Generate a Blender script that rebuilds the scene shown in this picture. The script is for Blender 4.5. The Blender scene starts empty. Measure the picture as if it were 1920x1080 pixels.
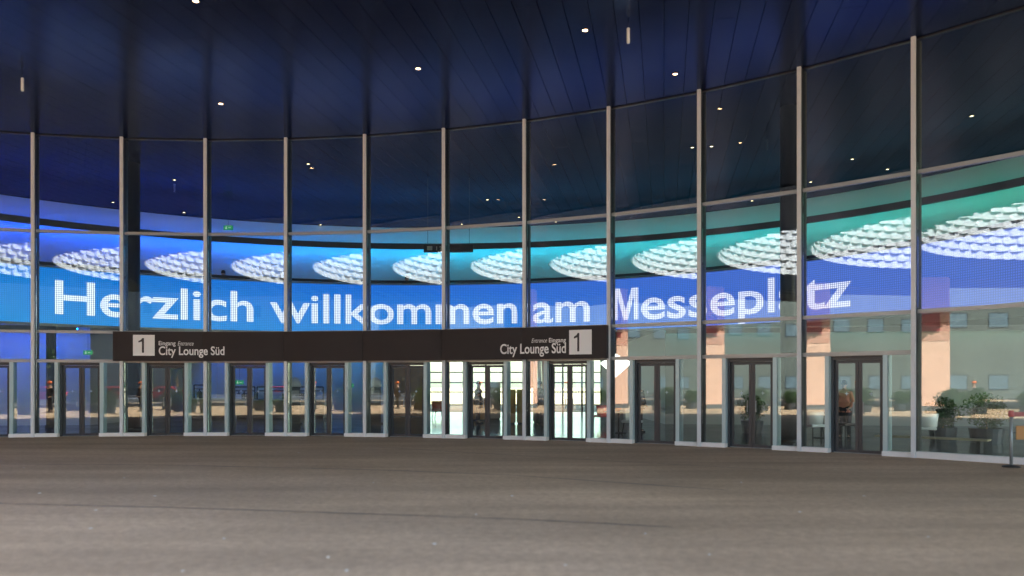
import bpy, bmesh, math, random
from mathutils import Vector, Matrix
random.seed(7)
C = bpy.context.scene
COL = C.collection
PI = math.pi

# ------------------------------------------------------------------ camera, world, sun, exposure
FPX, EYE, HORY = 1480.0, 1.70, 719.0          # focal length in photo pixels, eye height, horizon row
cam = bpy.data.cameras.new("camera")
camo = bpy.data.objects.new("camera", cam); COL.objects.link(camo)
camo.location = (0, 0, EYE); camo.rotation_euler = (PI/2, 0, 0)
cam.sensor_width = 36.0; cam.lens = 36.0*FPX/1920.0
cam.shift_y = (HORY-540.0)/1920.0
cam.clip_start = 0.1; cam.clip_end = 900
cam.dof.use_dof = True; cam.dof.focus_distance = 31.0
cam.dof.aperture_fstop = cam.lens/44.0
C.camera = camo

SUN_EL, SUN_AZ = math.radians(52), math.radians(99)      # azimuth from +Y towards +X
w = bpy.data.worlds.new("World"); C.world = w; w.use_nodes = True
nt = w.node_tree; nt.nodes.clear()
sky = nt.nodes.new("ShaderNodeTexSky"); sky.sky_type = 'NISHITA'; sky.sun_disc = False
sky.sun_elevation = SUN_EL; sky.sun_rotation = SUN_AZ; sky.air_density = 1.2; sky.dust_density = 1.5
bgn = nt.nodes.new("ShaderNodeBackground"); bgn.inputs[1].default_value = 0.15
wo = nt.nodes.new("ShaderNodeOutputWorld")
nt.links.new(sky.outputs[0], bgn.inputs[0]); nt.links.new(bgn.outputs[0], wo.inputs[0])
sl = bpy.data.lights.new("sun", 'SUN'); sl.energy = 4.6; sl.angle = math.radians(0.5); sl.color = (1, .95, .87)
so = bpy.data.objects.new("sun", sl); COL.objects.link(so)
sdir = Vector((math.sin(SUN_AZ)*math.cos(SUN_EL), math.cos(SUN_AZ)*math.cos(SUN_EL), math.sin(SUN_EL)))
so.rotation_euler = sdir.to_track_quat('Z', 'Y').to_euler(); so.location = sdir*60
C.view_settings.view_transform = 'Standard'; C.view_settings.look = 'None'
C.view_settings.gamma = 1; C.view_settings.use_curve_mapping = False
C.view_settings.exposure = 3.0
C.render.engine = 'CYCLES'
C.cycles.max_bounces = 10; C.cycles.transparent_max_bounces = 24; C.cycles.glossy_bounces = 6
C.cycles.sample_clamp_indirect = 3.0

# ------------------------------------------------------------------ helpers
def lin(r, g, b):
    f = lambda c: (c/255/12.92) if c/255 <= .04045 else ((c/255+.055)/1.055)**2.4
    return (f(r), f(g), f(b), 1)

def mat(name, col=(.5, .5, .5), rough=.5, metal=0, spec=.5, emit=None, estr=1, noise=0, nscale=5, bump=0, bscale=40):
    m = bpy.data.materials.new(name); m.use_nodes = True
    n = m.node_tree; b = n.nodes["Principled BSDF"]
    c4 = (*col[:3], 1)
    b.inputs["Base Color"].default_value = c4; b.inputs["Roughness"].default_value = rough
    b.inputs["Metallic"].default_value = metal; b.inputs["Specular IOR Level"].default_value = spec
    if emit:
        b.inputs["Emission Color"].default_value = (*emit[:3], 1); b.inputs["Emission Strength"].default_value = estr
    tc = n.nodes.new("ShaderNodeTexCoord")
    if noise:
        t = n.nodes.new("ShaderNodeTexNoise"); t.inputs["Scale"].default_value = nscale; t.inputs["Detail"].default_value = 6
        r = n.nodes.new("ShaderNodeMapRange"); r.inputs[3].default_value = 1-noise; r.inputs[4].default_value = 1+noise
        v = n.nodes.new("ShaderNodeMixRGB"); v.blend_type = 'MULTIPLY'; v.inputs[0].default_value = 1; v.inputs[1].default_value = c4
        n.links.new(tc.outputs["Object"], t.inputs[0]); n.links.new(t.outputs[0], r.inputs[0])
        n.links.new(r.outputs[0], v.inputs[2]); n.links.new(v.outputs[0], b.inputs["Base Color"])
        rr = n.nodes.new("ShaderNodeMapRange"); rr.inputs[3].default_value = max(0, rough-.1); rr.inputs[4].default_value = min(1, rough+.1)
        n.links.new(t.outputs[0], rr.inputs[0]); n.links.new(rr.outputs[0], b.inputs["Roughness"])
    if bump:
        t = n.nodes.new("ShaderNodeTexNoise"); t.inputs["Scale"].default_value = bscale; t.inputs["Detail"].default_value = 4
        bp = n.nodes.new("ShaderNodeBump"); bp.inputs["Strength"].default_value = bump; bp.inputs["Distance"].default_value = .02
        n.links.new(tc.outputs["Object"], t.inputs[0]); n.links.new(t.outputs[0], bp.inputs["Height"]); n.links.new(bp.outputs[0], b.inputs["Normal"])
    return m

def glass_mat(name, refl=.12, tint=(.86, .93, .9), rough=0.0):
    m = bpy.data.materials.new(name); m.use_nodes = True; n = m.node_tree; n.nodes.clear()
    o = n.nodes.new("ShaderNodeOutputMaterial"); mx = n.nodes.new("ShaderNodeMixShader")
    t = n.nodes.new("ShaderNodeBsdfTransparent"); t.inputs[0].default_value = (*tint, 1)
    g = n.nodes.new("ShaderNodeBsdfGlossy"); g.inputs["Roughness"].default_value = rough; g.inputs[0].default_value = (.95, .97, 1, 1)
    lw = n.nodes.new("ShaderNodeFresnel"); lw.inputs[0].default_value = 1.5
    ad = n.nodes.new("ShaderNodeMath"); ad.operation = 'ADD'; ad.inputs[1].default_value = refl-.04; ad.use_clamp = True
    n.links.new(lw.outputs[0], ad.inputs[0]); n.links.new(ad.outputs[0], mx.inputs[0])
    n.links.new(t.outputs[0], mx.inputs[1]); n.links.new(g.outputs[0], mx.inputs[2]); n.links.new(mx.outputs[0], o.inputs[0])
    return m

class MB:
    def __init__(s): s.v = []; s.f = []
    def add(s, vs, fs):
        o = len(s.v); s.v += [tuple(p) for p in vs]; s.f += [tuple(i+o for i in f) for f in fs]; return s
    def box(s, x0, x1, y0, y1, z0, z1, M=None):
        vs = [Vector((x, y, z)) for z in (z0, z1) for y in (y0, y1) for x in (x0, x1)]
        if M: vs = [M @ p for p in vs]
        return s.add(vs, [(0, 2, 3, 1), (4, 5, 7, 6), (0, 1, 5, 4), (2, 6, 7, 3), (0, 4, 6, 2), (1, 3, 7, 5)])
    def hexa(s, a, b, c, d, z0, z1):            # prism over quad a,b,c,d (xy)
        vs = [(*p, z0) for p in (a, b, c, d)]+[(*p, z1) for p in (a, b, c, d)]
        return s.add(vs, [(3, 2, 1, 0), (4, 5, 6, 7), (0, 1, 5, 4), (1, 2, 6, 5), (2, 3, 7, 6), (3, 0, 4, 7)])
    def prism(s, pts, z0, z1):
        n = len(pts)
        return s.add([(*p, z0) for p in pts]+[(*p, z1) for p in pts],
                     [tuple(range(n-1, -1, -1)), tuple(range(n, 2*n))]+[(i, (i+1) % n, (i+1) % n+n, i+n) for i in range(n)])
    def lathe(s, prof, n=16, M=None, cap=True):
        vs = []; fs = []
        for r, z in prof:
            for i in range(n):
                a = 2*PI*i/n; p = Vector((r*math.cos(a), r*math.sin(a), z)); vs.append(M @ p if M else p)
        for j in range(len(prof)-1):
            for i in range(n):
                fs.append((j*n+i, j*n+(i+1) % n, (j+1)*n+(i+1) % n, (j+1)*n+i))
        if cap: fs += [tuple(range(n-1, -1, -1)), tuple((len(prof)-1)*n+i for i in range(n))]
        return s.add(vs, fs)
    def tube(s, a, b, r, n=8):
        a = Vector(a); b = Vector(b); q = (b-a).to_track_quat('Z', 'Y').to_matrix().to_4x4(); q.translation = a
        return s.lathe([(r, 0), (r, (b-a).length)], n, q)
    def arc(s, c, r0, r1, a0, a1, z0, z1, n):   # curved wall between radii, angles from +Y towards +X
        for i in range(n):
            p = [a0+(a1-a0)*i/n, a0+(a1-a0)*(i+1)/n]
            q = [(c[0]+r*math.sin(t), c[1]+r*math.cos(t)) for r, t in ((r0, p[0]), (r0, p[1]), (r1, p[1]), (r1, p[0]))]
            s.hexa(*q, z0, z1)
        return s
    def build(s, name, m, parent=None, smooth=False):
        me = bpy.data.meshes.new(name); me.from_pydata(s.v, [], s.f); me.validate(); me.update()
        bm = bmesh.new(); bm.from_mesh(me); bmesh.ops.recalc_face_normals(bm, faces=bm.faces); bm.to_mesh(me); bm.free()
        if m: me.materials.append(m)
        if smooth:
            for p in me.polygons: p.use_smooth = True
        o = bpy.data.objects.new(name, me); COL.objects.link(o)
        if parent: o.parent = parent
        return o

def link(name, me, parent=None, mx=None):
    o = bpy.data.objects.new(name, me); COL.objects.link(o)
    if parent: o.parent = parent
    if mx is not None: o.matrix_local = mx
    return o
def tag(o, label, cat, group=None):
    o['label'] = label; o['category'] = cat
    if group: o['group'] = group
    return o
def struct(o): o['kind'] = 'structure'; return o
def stuff(o): o['kind'] = 'stuff'; return o
def thing(name, label, cat, loc=(0, 0, 0), rz=0, group=None):
    o = bpy.data.objects.new(name, None); COL.objects.link(o); o.location = loc; o.rotation_euler = (0, 0, rz)
    o.empty_display_size = .2
    return tag(o, label, cat, group)
def kids(o): return [c for c in bpy.data.objects if c.parent == o]
def copy_tree(o, parent=None):
    c = o.copy(); COL.objects.link(c); c.parent = parent
    for ch in kids(o): copy_tree(ch, c)
    return c
def at(px, py, z):              # world point at height z seen at photo pixel px,py
    Y = (z-EYE)*FPX/(HORY-py); return ((px-960)/FPX*Y, Y)
def atY(px, Y): return (px-960)/FPX*Y
ORD = ['first', 'second', 'third', 'fourth', 'fifth', 'sixth', 'seventh', 'eighth', 'ninth', 'tenth', 'eleventh', 'twelfth', 'thirteenth']

# ------------------------------------------------------------------ layout of the curved front
CX, CY, R = -9.5, -1.5, 27.0
TH0, DTH = math.radians(-12.05), math.radians(5.575)
def th(k): return TH0+DTH*k
def PP(t, r): return (CX+r*math.sin(t), CY+r*math.cos(t))
H = 9.63
KL, KR = -5, 14

# ------------------------------------------------------------------ materials
def asphalt():
    m = bpy.data.materials.new("asphalt"); m.use_nodes = True; n = m.node_tree; b = n.nodes["Principled BSDF"]; L = n.links.new
    tc = n.nodes.new("ShaderNodeTexCoord")
    def noise(scale, detail, sx=1, sy=1, rot=0, rough=.6):
        mp = n.nodes.new("ShaderNodeMapping"); mp.inputs["Scale"].default_value = (sx, sy, 1); mp.inputs["Rotation"].default_value = (0, 0, rot)
        t = n.nodes.new("ShaderNodeTexNoise"); t.inputs["Scale"].default_value = scale; t.inputs["Detail"].default_value = detail; t.inputs["Roughness"].default_value = rough
        L(tc.outputs["Object"], mp.inputs[0]); L(mp.outputs[0], t.inputs[0]); return t.outputs[0]
    def rng(s, a, b_, c, d):
        r = n.nodes.new("ShaderNodeMapRange"); r.inputs[1].default_value = a; r.inputs[2].default_value = b_; r.inputs[3].default_value = c; r.inputs[4].default_value = d
        L(s, r.inputs[0]); return r.outputs[0]
    def mul(a, b_):
        x = n.nodes.new("ShaderNodeMath"); x.operation = 'MULTIPLY'; L(a, x.inputs[0]); L(b_, x.inputs[1]); return x.outputs[0]
    patch = rng(noise(.12, 4), .35, .65, .86, 1.12)
    streak = rng(noise(.45, 8, .30, 1.3, .10), .36, .64, .84, 1.08)
    streak2 = rng(noise(.6, 7, .22, 1.9, -.05), .38, .60, .90, 1.05)
    tyre = rng(noise(1.1, 3, .07, 1.1, -.12), .60, .68, 1.0, .80)
    grain = rng(noise(9, 8, rough=.75), .3, .7, .74, 1.26)
    fine = rng(noise(60, 4, rough=.7), .3, .7, .70, 1.30)
    v = mul(mul(mul(patch, streak), mul(streak2, tyre)), mul(grain, fine))
    cr = n.nodes.new("ShaderNodeMixRGB"); cr.blend_type = 'MIX'; cr.inputs[1].default_value = (.45, .305, .180, 1); cr.inputs[2].default_value = (.44, .315, .212, 1)
    L(noise(.2, 3), cr.inputs[0])
    mm = n.nodes.new("ShaderNodeMixRGB"); mm.blend_type = 'MULTIPLY'; mm.inputs[0].default_value = 1; L(cr.outputs[0], mm.inputs[1]); L(v, mm.inputs[2])
    # pale specks of aggregate
    vo = n.nodes.new("ShaderNodeTexVoronoi"); vo.inputs["Scale"].default_value = 9; L(tc.outputs["Object"], vo.inputs[0])
    sp = rng(vo.outputs["Distance"], .0, .06, 1, 0)
    wn = rng(noise(3.1, 0), .66, .68, 0, .5); spk = mul(sp, wn)
    m2 = n.nodes.new("ShaderNodeMixRGB"); L(spk, m2.inputs[0]); L(mm.outputs[0], m2.inputs[1]); m2.inputs[2].default_value = (.4, .38, .34, 1)
    L(m2.outputs[0], b.inputs["Base Color"]); b.inputs["Roughness"].default_value = .82; b.inputs["Specular IOR Level"].default_value = .3
    bp = n.nodes.new("ShaderNodeBump"); bp.inputs["Strength"].default_value = .5; bp.inputs["Distance"].default_value = .006
    L(noise(70, 3), bp.inputs["Height"]); L(bp.outputs[0], b.inputs["Normal"])
    return m
M_ASPH = asphalt()
M_JOINT = mat("joint_filler", (.15, .115, .09), .8, noise=.35, nscale=3)
def ceiling_mat():
    m = mat("ceiling_metal", (.010, .012, .024), .6, 0, 0, noise=.2, nscale=.8); n = m.node_tree; b = n.nodes["Principled BSDF"]; o = n.nodes["Material Output"]
    g = n.nodes.new("ShaderNodeBsdfGlossy"); g.inputs["Color"].default_value = (.046, .064, .118, 1); g.inputs["Roughness"].default_value = .2
    t = n.nodes.new("ShaderNodeTexNoise"); t.inputs["Scale"].default_value = .35; t.inputs["Detail"].default_value = 3; tc = n.nodes.new("ShaderNodeTexCoord")
    r = n.nodes.new("ShaderNodeMapRange"); r.inputs[3].default_value = .15; r.inputs[4].default_value = .27
    n.links.new(tc.outputs["Object"], t.inputs[0]); n.links.new(t.outputs[0], r.inputs[0]); n.links.new(r.outputs[0], g.inputs["Roughness"])
    a = n.nodes.new("ShaderNodeAddShader"); n.links.new(b.outputs[0], a.inputs[0]); n.links.new(g.outputs[0], a.inputs[1]); n.links.new(a.outputs[0], o.inputs[0]); return m
M_CEIL = ceiling_mat()
M_CEILJ = mat("ceiling_joint", (.01, .01, .012), .8)
M_ALU = mat("aluminium_pale", (.64, .65, .66), .5, 0, .5, noise=.06, nscale=3)
M_FIN = mat("dark_fin", (.018, .016, .015), .45)
M_TRANS = mat("transom_grey", (.33, .34, .33), .4, .3)
M_FRAME = mat("frame_blue_grey", (.40, .52, .54), .4, .2)
M_WHITE = mat("base_rail_white", (.74, .72, .70), .5, noise=.08, nscale=4)
M_DARK = mat("door_bronze", (.048, .052, .058), .4, .3)
M_GLASS = glass_mat("front_glass", .065)
M_GLASSD = glass_mat("door_glass", .06, (.84, .9, .88))
M_SIGN = mat("sign_black", (.013, .008, .008), .6, noise=.1, nscale=2)
M_SIGNW = mat("sign_white", (.80, .78, .76), .5)
M_IFLOOR = mat("hall_floor", (.16, .16, .155), .16, 0, .6, noise=.1, nscale=.6)
M_IWALL = mat("hall_wall", (.62, .62, .62), .7, noise=.03)
M_IDARK = mat("hall_dark_panel", (.05, .055, .06), .5, noise=.2, nscale=.5)
M_BLACK = mat("black_matte", (.012, .012, .013), .5)
M_RED = mat("red_paint", (.85, .04, .045), .3, 0, .6)
M_ORANGE = mat("orange_fabric", (.85, .17, .03), .7, bump=.2)
M_BEIGE = mat("counter_beige", (.40, .38, .31), .5, noise=.06)
M_WOOD = mat("brown_wood", (.38, .20, .06), .45, noise=.25, nscale=4)
M_LEAF = mat("leaf_green", (.045, .09, .025), .6, noise=.4, nscale=9)
M_SKIN = mat("skin", (.55, .34, .25), .55)
M_HAIR = mat("hair_dark", (.02, .014, .01), .6)
M_JACKET = mat("jacket_black", (.012, .013, .018), .75, bump=.2)
M_TROUS = mat("trousers_dark", (.02, .022, .03), .8, bump=.2)
M_CREAM = mat("cream_plastic", (.75, .74, .70), .4)
M_SALMON = mat("salmon_render", (.76, .47, .34), .8, noise=.08, nscale=.8)
M_SALMON_SHADE = mat("salmon_shaded", (.60, .30, .21), .8, noise=.08, nscale=.8)  # darker salmon: canopy shade on the upper wall put into the colour
M_WIN = mat("window_dark_glass", (.03, .04, .05), .08, 0, .9)
M_CONC = mat("grey_render", (.12, .12, .12), .8, noise=.12, nscale=.4)
M_WOVEN = mat("woven_aluminium", (.50, .51, .52), .4, .0, .5, noise=.04, nscale=1)

# ------------------------------------------------------------------ ground
g = MB(); g.add([(-300, -300, 0), (300, -300, 0), (300, 300, 0), (-300, 300, 0)], [(0, 1, 2, 3)])
struct(g.build("ground", M_ASPH))

# long dark joints in the asphalt
GR = bpy.data.objects["ground"]
for pts, wd in ((((-60, 943), (300, 951), (640, 962), (960, 973), (1290, 990)), .035), (((-80, 870), (300, 872), (700, 881), (960, 891), (1400, 922)), .05), (((700, 838), (1100, 862), (1500, 884)), .04)):
    P_ = [Vector(at(px, py, 0)) for px, py in pts]; m = MB(); fine_ = []
    for a, b in zip(P_[:-1], P_[1:]):
        for i in range(12): fine_.append(a.lerp(b, i/12)+Vector((0, random.uniform(-.012, .012))))
    w_ = [wd*random.uniform(.4, 1) for _ in fine_]
    m.add([(p.x, p.y-w, .004) for p, w in zip(fine_, w_)]+[(p.x, p.y+w, .004) for p, w in zip(fine_, w_)], [(i, i+1, len(fine_)+i+1, len(fine_)+i) for i in range(len(fine_)-1)])
    m.build("asphalt_joint", M_JOINT, GR)
gum = MB()
for px, py in ((233, 896), (560, 849), (180, 957), (170, 991), (893, 965), (1210, 1001), (1740, 1007), (45, 877), (615, 1045), (650, 1070), (343, 1071), (74, 925), (1102, 858), (1390, 905), (1500, 960), (815, 1020), (420, 1010), (1330, 1040), (960, 930), (700, 905), (1620, 930), (1060, 1060), (290, 930)):
    x, y = at(px, py, 0); r = random.uniform(.012, .024); n_ = 9
    gum.prism([(x+r*random.uniform(.7, 1.3)*math.cos(2*PI*i/n_), y+r*random.uniform(.7, 1.3)*math.sin(2*PI*i/n_)) for i in range(n_)], .001, .006)
stuff(gum.build("gum_spots", mat("gum", (.62, .60, .55), .8)))
# hall floor behind the glass line
m = MB(); n = 40; a0, a1 = th(KL), th(KR)
inner = [PP(a0+(a1-a0)*i/n, R+.62) for i in range(n+1)]
outer = [(-40+(74)*i/n, 46.5) for i in range(n+1)]
m.add([(*p, .004) for p in inner]+[(*p, .004) for p in outer], [(i, i+1, n+2+i, n+1+i) for i in range(n)])
struct(m.build("hall_floor", M_IFLOOR))

# ------------------------------------------------------------------ canopy ceiling: metal strips, each its own piece
OC, OR = (-9.5, -1.5), 10.2                    # round opening to the sky
ceil = MB(); YE = -3.0
def square_ring(mb, x0, x1, y0, y1, z0, z1, r, n=96):
    def sq(t):
        dx, dy = math.sin(t), math.cos(t); s = 1e9
        if dx > 1e-6: s = min(s, (x1-OC[0])/dx)
        if dx < -1e-6: s = min(s, (x0-OC[0])/dx)
        if dy > 1e-6: s = min(s, (y1-OC[1])/dy)
        if dy < -1e-6: s = min(s, (y0-OC[1])/dy)
        return (OC[0]+dx*s, OC[1]+dy*s)
    cs = [math.atan2(x-OC[0], y-OC[1]) % (2*PI) for x in (x0, x1) for y in (y0, y1)]
    ts = sorted([2*PI*i/n for i in range(n)]+cs)
    for i in range(len(ts)):
        a, b = ts[i], ts[(i+1) % len(ts)]
        ia = (OC[0]+r*math.sin(a), OC[1]+r*math.cos(a)); ib = (OC[0]+r*math.sin(b), OC[1]+r*math.cos(b))
        mb.hexa(ia, ib, sq(b), sq(a), z0, z1)
square_ring(ceil, -40, 3, -20, 9, H+.05, H+1.2, OR+.62)
ceil.box(-40, 3, 9, 60, H+.05, H+1.2); ceil.box(3, 36, YE, 60, H+.05, H+1.2)
roof = struct(ceil.build("canopy_ceiling", M_CEILJ))
# the soffit dips gently towards the rim of the opening
RZ = 8.98
m = MB(); n = 96; vs = []
for i in range(n):
    t = 2*PI*i/n
    for r, z in ((OR+.44, RZ-.06), (OR+.6, RZ-.06), (OR+5.5, H-.05), (OR+5.5, H+.04), (OR+.44, H+.04)): vs.append((OC[0]+r*math.sin(t), OC[1]+r*math.cos(t), z))
m.add(vs, [(i*5+j, ((i+1) % n)*5+j, ((i+1) % n)*5+(j+1) % 5, i*5+(j+1) % 5) for i in range(n) for j in range(5)])
rim = struct(m.build("opening_rim", M_CEIL))
# strips run along the direction that vanishes at photo x=1245
ang = math.atan2(285, FPX); U = Vector((math.sin(ang), math.cos(ang))); V = Vector((math.cos(ang), -math.sin(ang)))
SW = .52; far = MB(); npan = 0
def strip_ok(s): return abs(s) < 40
for i in range(-62, 62):
    s0 = i*SW+.006; s1 = (i+1)*SW-.006; sm = (s0+s1)/2
    # entry where the strip leaves the rim circle
    oc = Vector(OC); so_ = oc.dot(V)-sm; uo = oc.dot(U)
    segs = []
    tmin, tmax = -28.0, 47.0
    if (V*sm+U*((YE+sm*math.sin(ang))/math.cos(ang))).x > 3-SW*.5: tmin = (YE+.15+sm*math.sin(ang))/math.cos(ang)
    if abs(so_) < OR+5.2:
        hw = math.sqrt((OR+5.2)**2-so_**2); segs = [(a_, b_) for a_, b_ in ((tmin, uo-hw), (max(tmin, uo+hw), tmax)) if b_ > a_+.1]
    else: segs = [(tmin, tmax)]
    for (ta, tb) in segs:
        cuts = [ta]+[c+((i*7) % 5)*1.3 for c in (-20, -10, 1, 12.5, 25, 36) if ta+1 < c+((i*7) % 5)*1.3 < tb-1]+[tb]
        for ca, cb in zip(cuts[:-1], cuts[1:]):
            q = [V*s0+U*(ca+.008), V*s1+U*(ca+.008), V*s1+U*(cb-.008), V*s0+U*(cb-.008)]
            if any(p.x < -39.5 or p.x > 35 or p.y < -19.5 or p.y > 52 for p in q): continue
            mid = (q[0]+q[2])/2
            dz = random.uniform(-.001, .001)
            vis = False
            for t in range(7):
                pm = V*sm+U*(ca+(cb-ca)*t/6)
                if pm.y > 9 and abs(pm.x/pm.y) < .72 and (pm-Vector((CX, CY))).length < 27.3: vis = True
            if vis and npan < 290:
                npan += 1
                MB().hexa(*[tuple(p) for p in q], H+dz, H+.04).build("ceiling_panel", M_CEIL, roof)
            else: far.hexa(*[tuple(p) for p in q], H+dz, H+.04)
stuff(far.build("ceiling_panel_field", M_CEIL, roof))

# woven aluminium wall of the sky opening: interlocking shingle bands
woven = thing("woven_skylight_wall", "round shaft of white woven aluminium bands around the sky opening above the plaza", "skylight", (*OC, RZ))
NB, BH, NSH = 13, .46, 72
for b in range(NB):
    m = MB(); z0 = .03+b*BH
    for i in range(NSH):
        t0 = 2*PI*(i+.5*(b % 2))/NSH; t1 = t0+2*PI/NSH*1.06; tm = t0+(t1-t0)*.74
        P3 = lambda t, r, z: ((OR+r)*math.sin(t), (OR+r)*math.cos(t), z)
        am = .15+random.uniform(-.06, .06)
        vs = [P3(t0, .10, z0), P3(tm, .02+random.uniform(-.03, .03), z0-.09), P3(t1, .30, z0), P3(t1, .34, z0+BH), P3(tm, .34-am, z0+BH*1.05), P3(t0, .20, z0+BH), ]
        m.add(vs, [(0, 1, 4, 5), (1, 2, 3, 4)])
    m.build("woven_band", M_WOVEN, woven)
MB().arc((0, 0), OR+.45, OR+.6, 0, 2*PI, .7, NB*BH+.3, 72).build("shaft_backing", M_IDARK, woven)

# ------------------------------------------------------------------ glazed front
front = thing("glass_facade", "tall curved glass front with pale slender mullions and sliding doors at its foot", "glass facade", (CX, CY, 0))
FM = Matrix.Identity(4)
def loc(p): return (p[0]-CX, p[1]-CY)
def local_frame(t, r):      # matrix: x tangential (to the right), y radial outwards, z up
    p = loc(PP(t, r)); M = Matrix(((math.cos(t), math.sin(t), 0, p[0]), (-math.sin(t), math.cos(t), 0, p[1]), (0, 0, 1, 0), (0, 0, 0, 1))); return M
MUL_CAP = MB().box(-.046, .046, 0, .07, 0, H-.006).build("mullion", M_ALU, front)
me_fin = MB().box(-.036, .036, .072, .50, .0, H-.006)
fin0 = me_fin.build("mullion_fin", M_FIN, MUL_CAP)
MUL_CAP.matrix_local = local_frame(th(KL), R)
for k in range(KL+1, KR+1):
    c = MUL_CAP.copy(); COL.objects.link(c); c.parent = front; c.matrix_local = local_frame(th(k), R)
    d = fin0.copy(); COL.objects.link(d); d.parent = c
CH = 2*(R+.2)*math.sin(DTH/2); HALF = CH/2
def bay_matrix(k): return local_frame(th(k)+DTH/2, (R+.2)*math.cos(DTH/2))
def bars(x0, x1, z0, z1, wd, y0, y1):
    m = MB(); m.box(x0, x0+wd, y0, y1, z0, z1); m.box(x1-wd, x1, y0, y1, z0, z1)
    m.box(x0+wd, x1-wd, y0+.002, y1-.002, z0, z0+wd); m.box(x0+wd, x1-wd, y0+.002, y1-.002, z1-wd, z1); return m
BX = .70                                       # half width of the fixed side light round each mullion
gp = []
def shared(mb, name, m): o = mb.build(name, m); me = o.data; bpy.data.objects.remove(o); return me
G = .042
me_up = shared(MB().box(-HALF+G, HALF-G, 0, .02, 6.60, H-.03), "pane_upper", M_GLASS)
me_mid = shared(MB().box(-HALF+G, HALF-G, 0, .02, 3.40, 6.51), "pane_middle", M_GLASS)
me_low = shared(MB().box(-HALF+G, HALF-G, 0, .02, 2.47, 3.31), "pane_lower", M_GLASS)
me_full = shared(MB().box(-HALF+G, HALF-G, 0, .02, .14, 3.31), "pane_full", M_GLASS)
me_t1 = shared(MB().box(-HALF+G, HALF-G, -.03, .07, 6.51, 6.60), "transom_a", M_TRANS)
me_t2 = shared(MB().box(-HALF+G, HALF-G, -.03, .07, 3.31, 3.40), "transom_b", M_TRANS)
me_t3 = shared(MB().box(-HALF+G, HALF-G, -.05, .10, 2.37, 2.47), "transom_c", M_TRANS)
me_top = shared(MB().box(-HALF-.0, HALF+.0, -.02, .09, H-.03, H-.001), "head_channel", M_FIN)
me_base = shared(MB().box(-HALF+.042, HALF-.042, -.13, .10, 0, .14), "base_rail", M_WHITE)
me_sb_l = shared(MB().box(.042, BX, -.13, .10, 0, .11), "side_base_r", M_WHITE)
me_sb_r = shared(MB().box(-BX, -.042, -.13, .10, 0, .11), "side_base_l", M_WHITE)
me_sv_l = shared(MB().box(BX-.10, BX, -.05, .32, .11, 2.37), "side_stile_r", M_FRAME)
me_sv_r = shared(MB().box(-BX, -BX+.10, -.05, .32, .11, 2.37), "side_stile_l", M_FRAME)
me_sg_l = shared(MB().box(.042, BX-.10, 0, .02, .11, 2.37), "side_glass_r", M_GLASS)
me_sg_r = shared(MB().box(-BX+.10, -.042, 0, .02, .11, 2.37), "side_glass_l", M_GLASS)
DW = HALF-BX
leafs = []
for sgn in (0, 1):
    x0, x1 = ((-DW+.06, -.005) if sgn == 0 else (.005, DW-.06))
    fr = shared(bars(x0, x1, .01, 2.27, .075, .20, .25), "door_leaf", M_DARK)
    gl = shared(MB().box(x0+.075, x1-.075, .215, .23, .085, 2.195), "door_glass", M_GLASSD)
    cx_ = (x0+x1)/2; st = MB(); pts = []
    for i in range(8):
        a = PI*i/4; r = .055 if i % 2 == 0 else .018; pts.append((cx_+r*math.cos(a), 1.45+r*math.sin(a)))
    st.add([(x, .212, z) for x, z in pts]+[(x, .2145, z) for x, z in pts], [tuple(range(8)), tuple(range(15, 7, -1))]+[(i, (i+1) % 8, (i+1) % 8+8, i+8) for i in range(8)])
    hd = MB(); hx = x1-.11 if sgn == 0 else x0+.11
    hd.tube((hx, .17, .95), (hx, .17, 1.25), .012); hd.box(hx-.01, hx+.01, .17, .2, .96, .98); hd.box(hx-.01, hx+.01, .17, .2, 1.22, 1.24)
    leafs.append((fr, gl, shared(st, "star_mark", mat("frosted_mark%d" % sgn, (.55, .62, .7), .6)), shared(hd, "door_handle", M_TRANS)))
jm = MB(); jm.box(-DW, -DW+.058, .10, .33, .0, 2.37); jm.box(DW-.058, DW, .10, .33, 0, 2.37); jm.box(-DW+.058, DW-.058, .102, .328, 2.28, 2.369)
me_jamb = shared(jm, "door_surround", M_DARK)
me_thr = shared(MB().box(-DW+.058, DW-.058, .12, .32, .002, .012), "threshold", M_TRANS)
for k in range(KL, KR):
    B = bay_matrix(k)
    link("glass_pane", me_up, front, B); link("glass_pane", me_mid, front, B)
    link("transom", me_t1, front, B); link("transom", me_t2, front, B); link("head_channel", me_top, front, B)
    SL = lambda: None
    if k <= 9:
        link("glass_pane", me_low, front, B); link("transom", me_t3, front, B)
        d = link("door_surround", me_jamb, front, B); link("threshold", me_thr, d)
        for fr, gl, st, hd in leafs:
            l = link("sliding_door", fr, front, B); link("door_glass", gl, l); link("star_mark", st, l); link("door_handle", hd, l)
        # side lights at both ends of the bay, in the bay's plane
        for off, a, b, c in ((-HALF, me_sb_l, me_sv_l, me_sg_l), (HALF, me_sb_r, me_sv_r, me_sg_r)):
            X = B @ Matrix.Translation((off, 0, 0))
            f = link("side_light", b, front, X); link("side_light_glass", c, f); link("base_rail", a, f)
    else:
        link("glass_pane", me_full, front, B); link("base_rail", me_base, front, B)
        if k == 10:
            X = B @ Matrix.Translation((-HALF, 0, 0))
# left half of the last side light belongs to the last door bay already; low closing frame on the right is the base rail

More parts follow.
